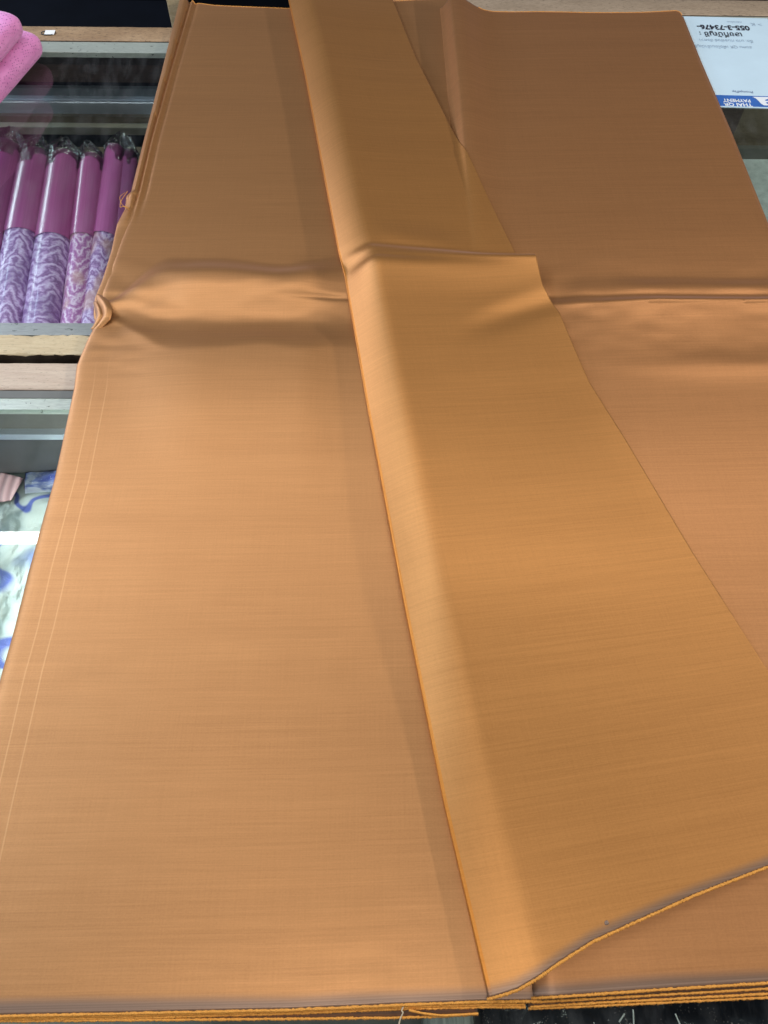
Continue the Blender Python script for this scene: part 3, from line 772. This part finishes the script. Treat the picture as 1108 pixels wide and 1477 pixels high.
# ------------------------------------------------------------------ price tag and bits
tg = empty('price_tag', P(72, 48, .001), 'tiny white price tag with black loop on the back rail', 'price tag')
q = [P(64, 50, .0012), P(78, 50, .0012), P(80, 44, .004), P(66, 44, .004)]
bm = bmesh.new(); vs = [bm.verts.new(p) for p in q] + [bm.verts.new(p + Vector((0, 0, .0007))) for p in q]
for f in ((3, 2, 1, 0), (4, 5, 6, 7), (0, 1, 5, 4), (1, 2, 6, 5), (2, 3, 7, 6), (3, 0, 4, 7)): bm.faces.new([vs[k] for k in f])
me = bpy.data.meshes.new('card'); bm.to_mesh(me); bm.free(); link('card', me, simple('white_card', (.85, .85, .83), .6), tg, smooth=False)
link('loop', tube_mesh('loop', curve_pts([(66, 45, .003), (60, 46, .0015), (59, 49, .0012), (66, 50.5, .0012), (76, 50, .0014), (81, 47, .002), (79, 44, .004)], 30), .0008, 5), simple('black_cord', (.01, .01, .01), .6), tg)
o = link('plastic_tag_pin', tube_mesh('plastic_tag_pin', curve_pts([(41, 82, .001), (47, 77, .002), (53, 73, .003)], 12), .0009, 6), simple('white_plastic', (.85, .85, .82), .3))
tag(o, 'thin white plastic tag pin lying on glass beside the pink cloth', 'tag pin')

# pale wooden post standing behind the far case
pa = P(244, 14, -.05)
o = box_obj('wooden_post', (pa.x - .016, 1.80, -.85), (pa.x + .016, 1.84, .10), WOOD_PALE, None, .003)
tag(o, 'pale wooden post upright behind the case beside the brown cloth', 'post')
o = box_obj('low_bench', (-1.6, 2.15, -.55), (-.62, 2.75, -.50), simple('dark_bench_top', (.003, .004, .007), .6, 4, .5, spec=.12), None, .006)
tag(o, 'dark low bench in shadow beyond the speckled wooden rail', 'bench')
for sx in (-1.57, -.67):
    for sy in (2.18, 2.70): box_obj('leg', (sx, sy, -.85), (sx + .03, sy + .03, -.55), WOOD_DARK, o)

# ------------------------------------------------------------------ payment sign
sign = empty('payment_sign', P(1060, 90, 0), 'white payment card with blue header lying upside down on the glass', 'sign')
SA = .030
s0 = P(1033, 156, 0.0); 
ux = Vector((math.cos(SA), -math.sin(SA), 0)); uy = Vector((math.sin(SA), math.cos(SA), 0))
nearL = P(1030, 153, 0) - ux * .045           # near left corner (under the silk)
Wc, Hc = .215, .312
def sp(u, v, z): return nearL + ux * u + uy * v + Vector((0, 0, z))
def quad(name, u0, u1, v0, v1, z0, z1, mat, par):
    bm = bmesh.new(); q = [sp(u0, v0, z0), sp(u1, v0, z0), sp(u1, v1, z0), sp(u0, v1, z0)]
    vs = [bm.verts.new(p) for p in q] + [bm.verts.new(p + Vector((0, 0, z1 - z0))) for p in q]
    for f in ((3, 2, 1, 0), (4, 5, 6, 7), (0, 1, 5, 4), (1, 2, 6, 5), (2, 3, 7, 6), (3, 0, 4, 7)): bm.faces.new([vs[k] for k in f])
    me = bpy.data.meshes.new(name); bm.to_mesh(me); bm.free(); return link(name, me, mat, par, smooth=False)
CARD = simple('pale_blue_card', (.62, .80, .92), .35, 12, .04)
card = quad('card', 0, Wc, 0, Hc, -.0024, -.0012, CARD, sign)
BLUE = simple('blue_print', (.045, .15, .50), .4, 30, .08)
quad('header_band', .0015, Wc - .0015, .003, .037, -.00115, -.0009, BLUE, card)
def text(body, u, v, size, mat, par, name='lettering', sx=1.0, bold=0.0, align='LEFT'):
    c = bpy.data.curves.new(name, 'FONT'); c.body = body; c.size = size; c.align_x = align; c.offset = bold; c.resolution_u = 3
    t_ = bpy.data.objects.new('tmp', c); COL.objects.link(t_)
    bpy.context.view_layer.update()
    me = bpy.data.meshes.new_from_object(t_.evaluated_get(bpy.context.evaluated_depsgraph_get()))
    bpy.data.objects.remove(t_); me.name = name
    for vtx in me.vertices:          # printed upside down as seen from the front of the counter
        x, y = vtx.co.x * sx, vtx.co.y
        vtx.co = sp(u - x, v - y, -.0007)
    return link(name, me, mat, par, smooth=False)
INK = simple('black_ink', (.03, .03, .045), .5); GREY = simple('grey_ink', (.36, .46, .56), .5); WHITE = simple('white_print', (.85, .90, .95), .4); NAVY = simple('navy_ink', (.12, .17, .32), .5)
# u grows to the right of the picture, the card's own text runs the other way
text('THAI QR', .115, .0120, .0135, WHITE, card, sx=.94, bold=.0004)
text('PAYMENT', .115, .0250, .0135, WHITE, card, sx=.82, bold=.0004)
text('PromptPay', .126, .0520, .010, NAVY, card, sx=.85)
text('สแกน QR เพื่อโอนเข้าบัญชี', .159, .205, .0130, GREY, card, sx=.80)
text('ชื่อ: นาง กมลพันธ์ อังศวา', .166, .228, .0130, GREY, card, sx=.80)
text('เลขที่บัญชี :', .151, .254, .0230, INK, card, sx=.80, bold=.0003)
text('055-3-73476-', .170, .280, .0235, INK, card, sx=.80, bold=.0008)
text('กสิกรไทย', .160, .297, .008, GREY, card)
text('> K', .198, .292, .015, GREY, card)
# emblem at the head of the band: white shield-shaped mark with ring
bm = bmesh.new()
out = [(.135, .0335), (.175, .0345), (.181, .027), (.181, .013), (.176, .0075), (.150, .0075), (.146, .012), (.143, .022), (.140, .029)]
bm.faces.new([bm.verts.new(sp(u, v, -.0007)) for u, v in [(u_ - .014, v_) for u_, v_ in out]])
me = bpy.data.meshes.new('emblem'); bm.to_mesh(me); bm.free(); emb = link('emblem', me, WHITE, card, smooth=False)
def ring(u, v, r1, r2, a0, a1):
    bm = bmesh.new(); N_ = 20; prev = None
    for k in range(N_ + 1):
        a_ = a0 + (a1 - a0) * k / N_
        p = [bm.verts.new(sp(u + math.cos(a_) * r, v + math.sin(a_) * r, -.0005)) for r in (r1, r2)]
        if prev: bm.faces.new([prev[0], p[0], p[1], prev[1]])
        prev = p
    me = bpy.data.meshes.new('ring'); bm.to_mesh(me); bm.free(); link('ring', me, BLUE, emb, smooth=False)
ring(.149, .019, .0045, .0085, .4, 2.7); ring(.149, .019, .0045, .0085, 3.5, 5.8)
ring(.1515, .019, .0, .0022, 0, 6.28)

# ------------------------------------------------------------------ packets inside the near case
def packet_mat():
    s = NT('mint_cloth_with_blue_bands')
    co = s.coords('Object')
    n = s.noise(co, 5.0, 2, .5, .6)
    ln = s.math('ABSOLUTE', s.math('SUBTRACT', s.math('FRACT', s.math('MULTIPLY', n, 6.0)), .5))
    f = s.ramp(ln, [(.05, (1, 1, 1)), (.11, (0, 0, 0))])
    big = s.noise(s.n('ShaderNodeMapping', i={'Vector': co, 'Location': (3.3, 1.2, 0)}).outputs[0], 7.0, 2, .5)
    gt = s.ramp(big, [(.58, (0, 0, 0)), (.64, (1, 1, 1))])
    c = s.mix(s.noise(co, 60, 4), (.66, .78, .72), (.82, .90, .84))
    c = s.mix(s.math('MULTIPLY', f, .85), c, (.07, .12, .60)); c = s.mix(s.math('MULTIPLY', gt, .8), c, (.11, .20, .70))
    w = s.noise(s.coords('Object', (1, 1, 1)), 55, 5, .6, 1.4)
    s.set(Base_Color=c, Roughness=.45, Normal=s.bump(w, .35, .004)); s.b.inputs['Coat Weight'].default_value = .25; s.b.inputs['Coat Roughness'].default_value = .08
    return s.m
def pillow(name, label, cat, pix, z, th, mat, amp=.006, sc=22, seed=0, film=True, group=None):
    """soft flat packet spanned between four pixel corners (near-left, near-right, far-right, far-left)"""
    c = [P(*q, z) for q in pix]; n = 70
    u = np.linspace(0, 1, n)
    Ug, Vg = np.meshgrid(u, u)
    C = np.array([list(k) for k in c])
    XY = (C[0] * ((1 - Ug) * (1 - Vg))[..., None] + C[1] * (Ug * (1 - Vg))[..., None] + C[2] * (Ug * Vg)[..., None] + C[3] * ((1 - Ug) * Vg)[..., None])
    prof = (np.clip(4 * Ug * (1 - Ug), 0, 1) ** .28) * (np.clip(4 * Vg * (1 - Vg), 0, 1) ** .28)
    nz = fnoise(XY[..., 0], XY[..., 1], sc, seed) + .5 * fnoise(XY[..., 0], XY[..., 1], sc * 2.3, seed + 4)
    top = z + th * prof + amp * nz * prof
    root = empty(name, (c[0] + c[2]) / 2, label, cat, group)
    me = grid_mesh('cloth_body', XY[..., 0], XY[..., 1], top); o = link('cloth_body', me, mat, root)
    md = o.modifiers.new('thickness', 'SOLIDIFY'); md.thickness = .004; md.offset = -1
    if film:
        cr_ = np.abs(fnoise(XY[..., 0], XY[..., 1], 45, seed + 9)) * .008 * prof
        me = grid_mesh('plastic_wrap', XY[..., 0] , XY[..., 1], top + .0025 + cr_ * (prof > .3)); link('plastic_wrap', me, FILM_P, root)
    return root
zp = -.236
pillow('fabric_packet', 'mint cloth with blue swirls wrapped in clear plastic', 'packet', [(-330, 1120), (30, 1120), (118, 668), (-180, 668)], zp, .06, packet_mat(), .008, seed=3)
PL = NT('pink_pleated_cloth'); _w = PL.n('ShaderNodeTexWave', i={'Vector': PL.coords('Object', (1, .25, 1)), 'Scale': 26.0, 'Distortion': 1.5})
PL.set(Base_Color=PL.mix(_w.outputs[1], (.50, .30, .31), (.64, .42, .43)), Roughness=.5, Normal=PL.bump(_w.outputs[1], .4, .003))
pillow('pleated_cloth', 'small dusty pink pleated cloth on the mint packet', 'cloth', [(-60, 735), (16, 722), (34, 690), (-40, 672)], zp + .060, .008, PL.m, .002, seed=6, film=False)
BL = NT('blue_white_cloth'); _n2 = BL.noise(BL.coords('Object', (1, 3, 1)), 22, 4, .6, .8)
BL.set(Base_Color=BL.ramp(_n2, [(.38, (.07, .10, .42)), (.52, (.22, .28, .55)), (.62, (.62, .66, .74))]), Roughness=.4)
pillow('fabric_packet', 'blue and white crumpled packet behind the mint packet', 'packet', [(36, 712), (130, 705), (140, 672), (40, 672)], zp + .056, .014, BL.m, .006, 30, seed=8)
# dark brocade and grey cloth under the glass at the near edge
BK = NT('black_brocade'); _v = BK.n('ShaderNodeTexVoronoi', i={'Vector': BK.coords('Object'), 'Scale': 420.0})
_m = BK.noise(BK.coords('Object', (1, 1, 1)), 28, 3, .6)
_f = BK.math('MULTIPLY', BK.ramp(_v.outputs[0], [(.18, (1, 1, 1)), (.30, (0, 0, 0))]), BK.ramp(_m, [(.50, (0, 0, 0)), (.60, (1, 1, 1))]))
BK.set(Base_Color=BK.mix(BK.math('MULTIPLY', _f, .8), (.018, .018, .023), BK.mix(.35, (.45, .45, .5), (.8, .5, .3))), Roughness=.35)
BK.b.inputs['Coat Weight'].default_value = .5
bp = pillow('brocade_packet', 'black brocade in plastic under the glass at the cloth hem', 'packet', [(690, 1600), (1500, 1600), (1400, 1405), (684, 1420)], -.10, .035, BK.m, .004, seed=12)
GB = NT('grey_silk'); _g = GB.noise(GB.coords('Object', (60, 2, 2)), 5, 3, .6)
GB.set(Base_Color=GB.ramp(_g, [(.3, (.22, .24, .23)), (.7, (.48, .50, .46))]), Roughness=.4)
pillow('grey_cloth', 'pale grey striped cloth showing under the silk hem', 'cloth', [(612, 1600), (686, 1600), (680, 1420), (606, 1420)], -.095, .03, GB.m, .001, seed=14, film=False)

for pz in ([(893, 1474, -.05), (897, 1468, -.05), (901, 1462, -.05)], [(974, 1462, -.05), (977, 1469, -.05), (981, 1478, -.05)], [(913, 1456, -.05), (914, 1466, -.05), (914, 1478, -.05)]):  # thin white lines between the glass and the brocade
    link('white_line', tube_mesh('white_line', curve_pts(pz, 10), .0007, 5), bpy.data.materials['white_plastic'], bp)
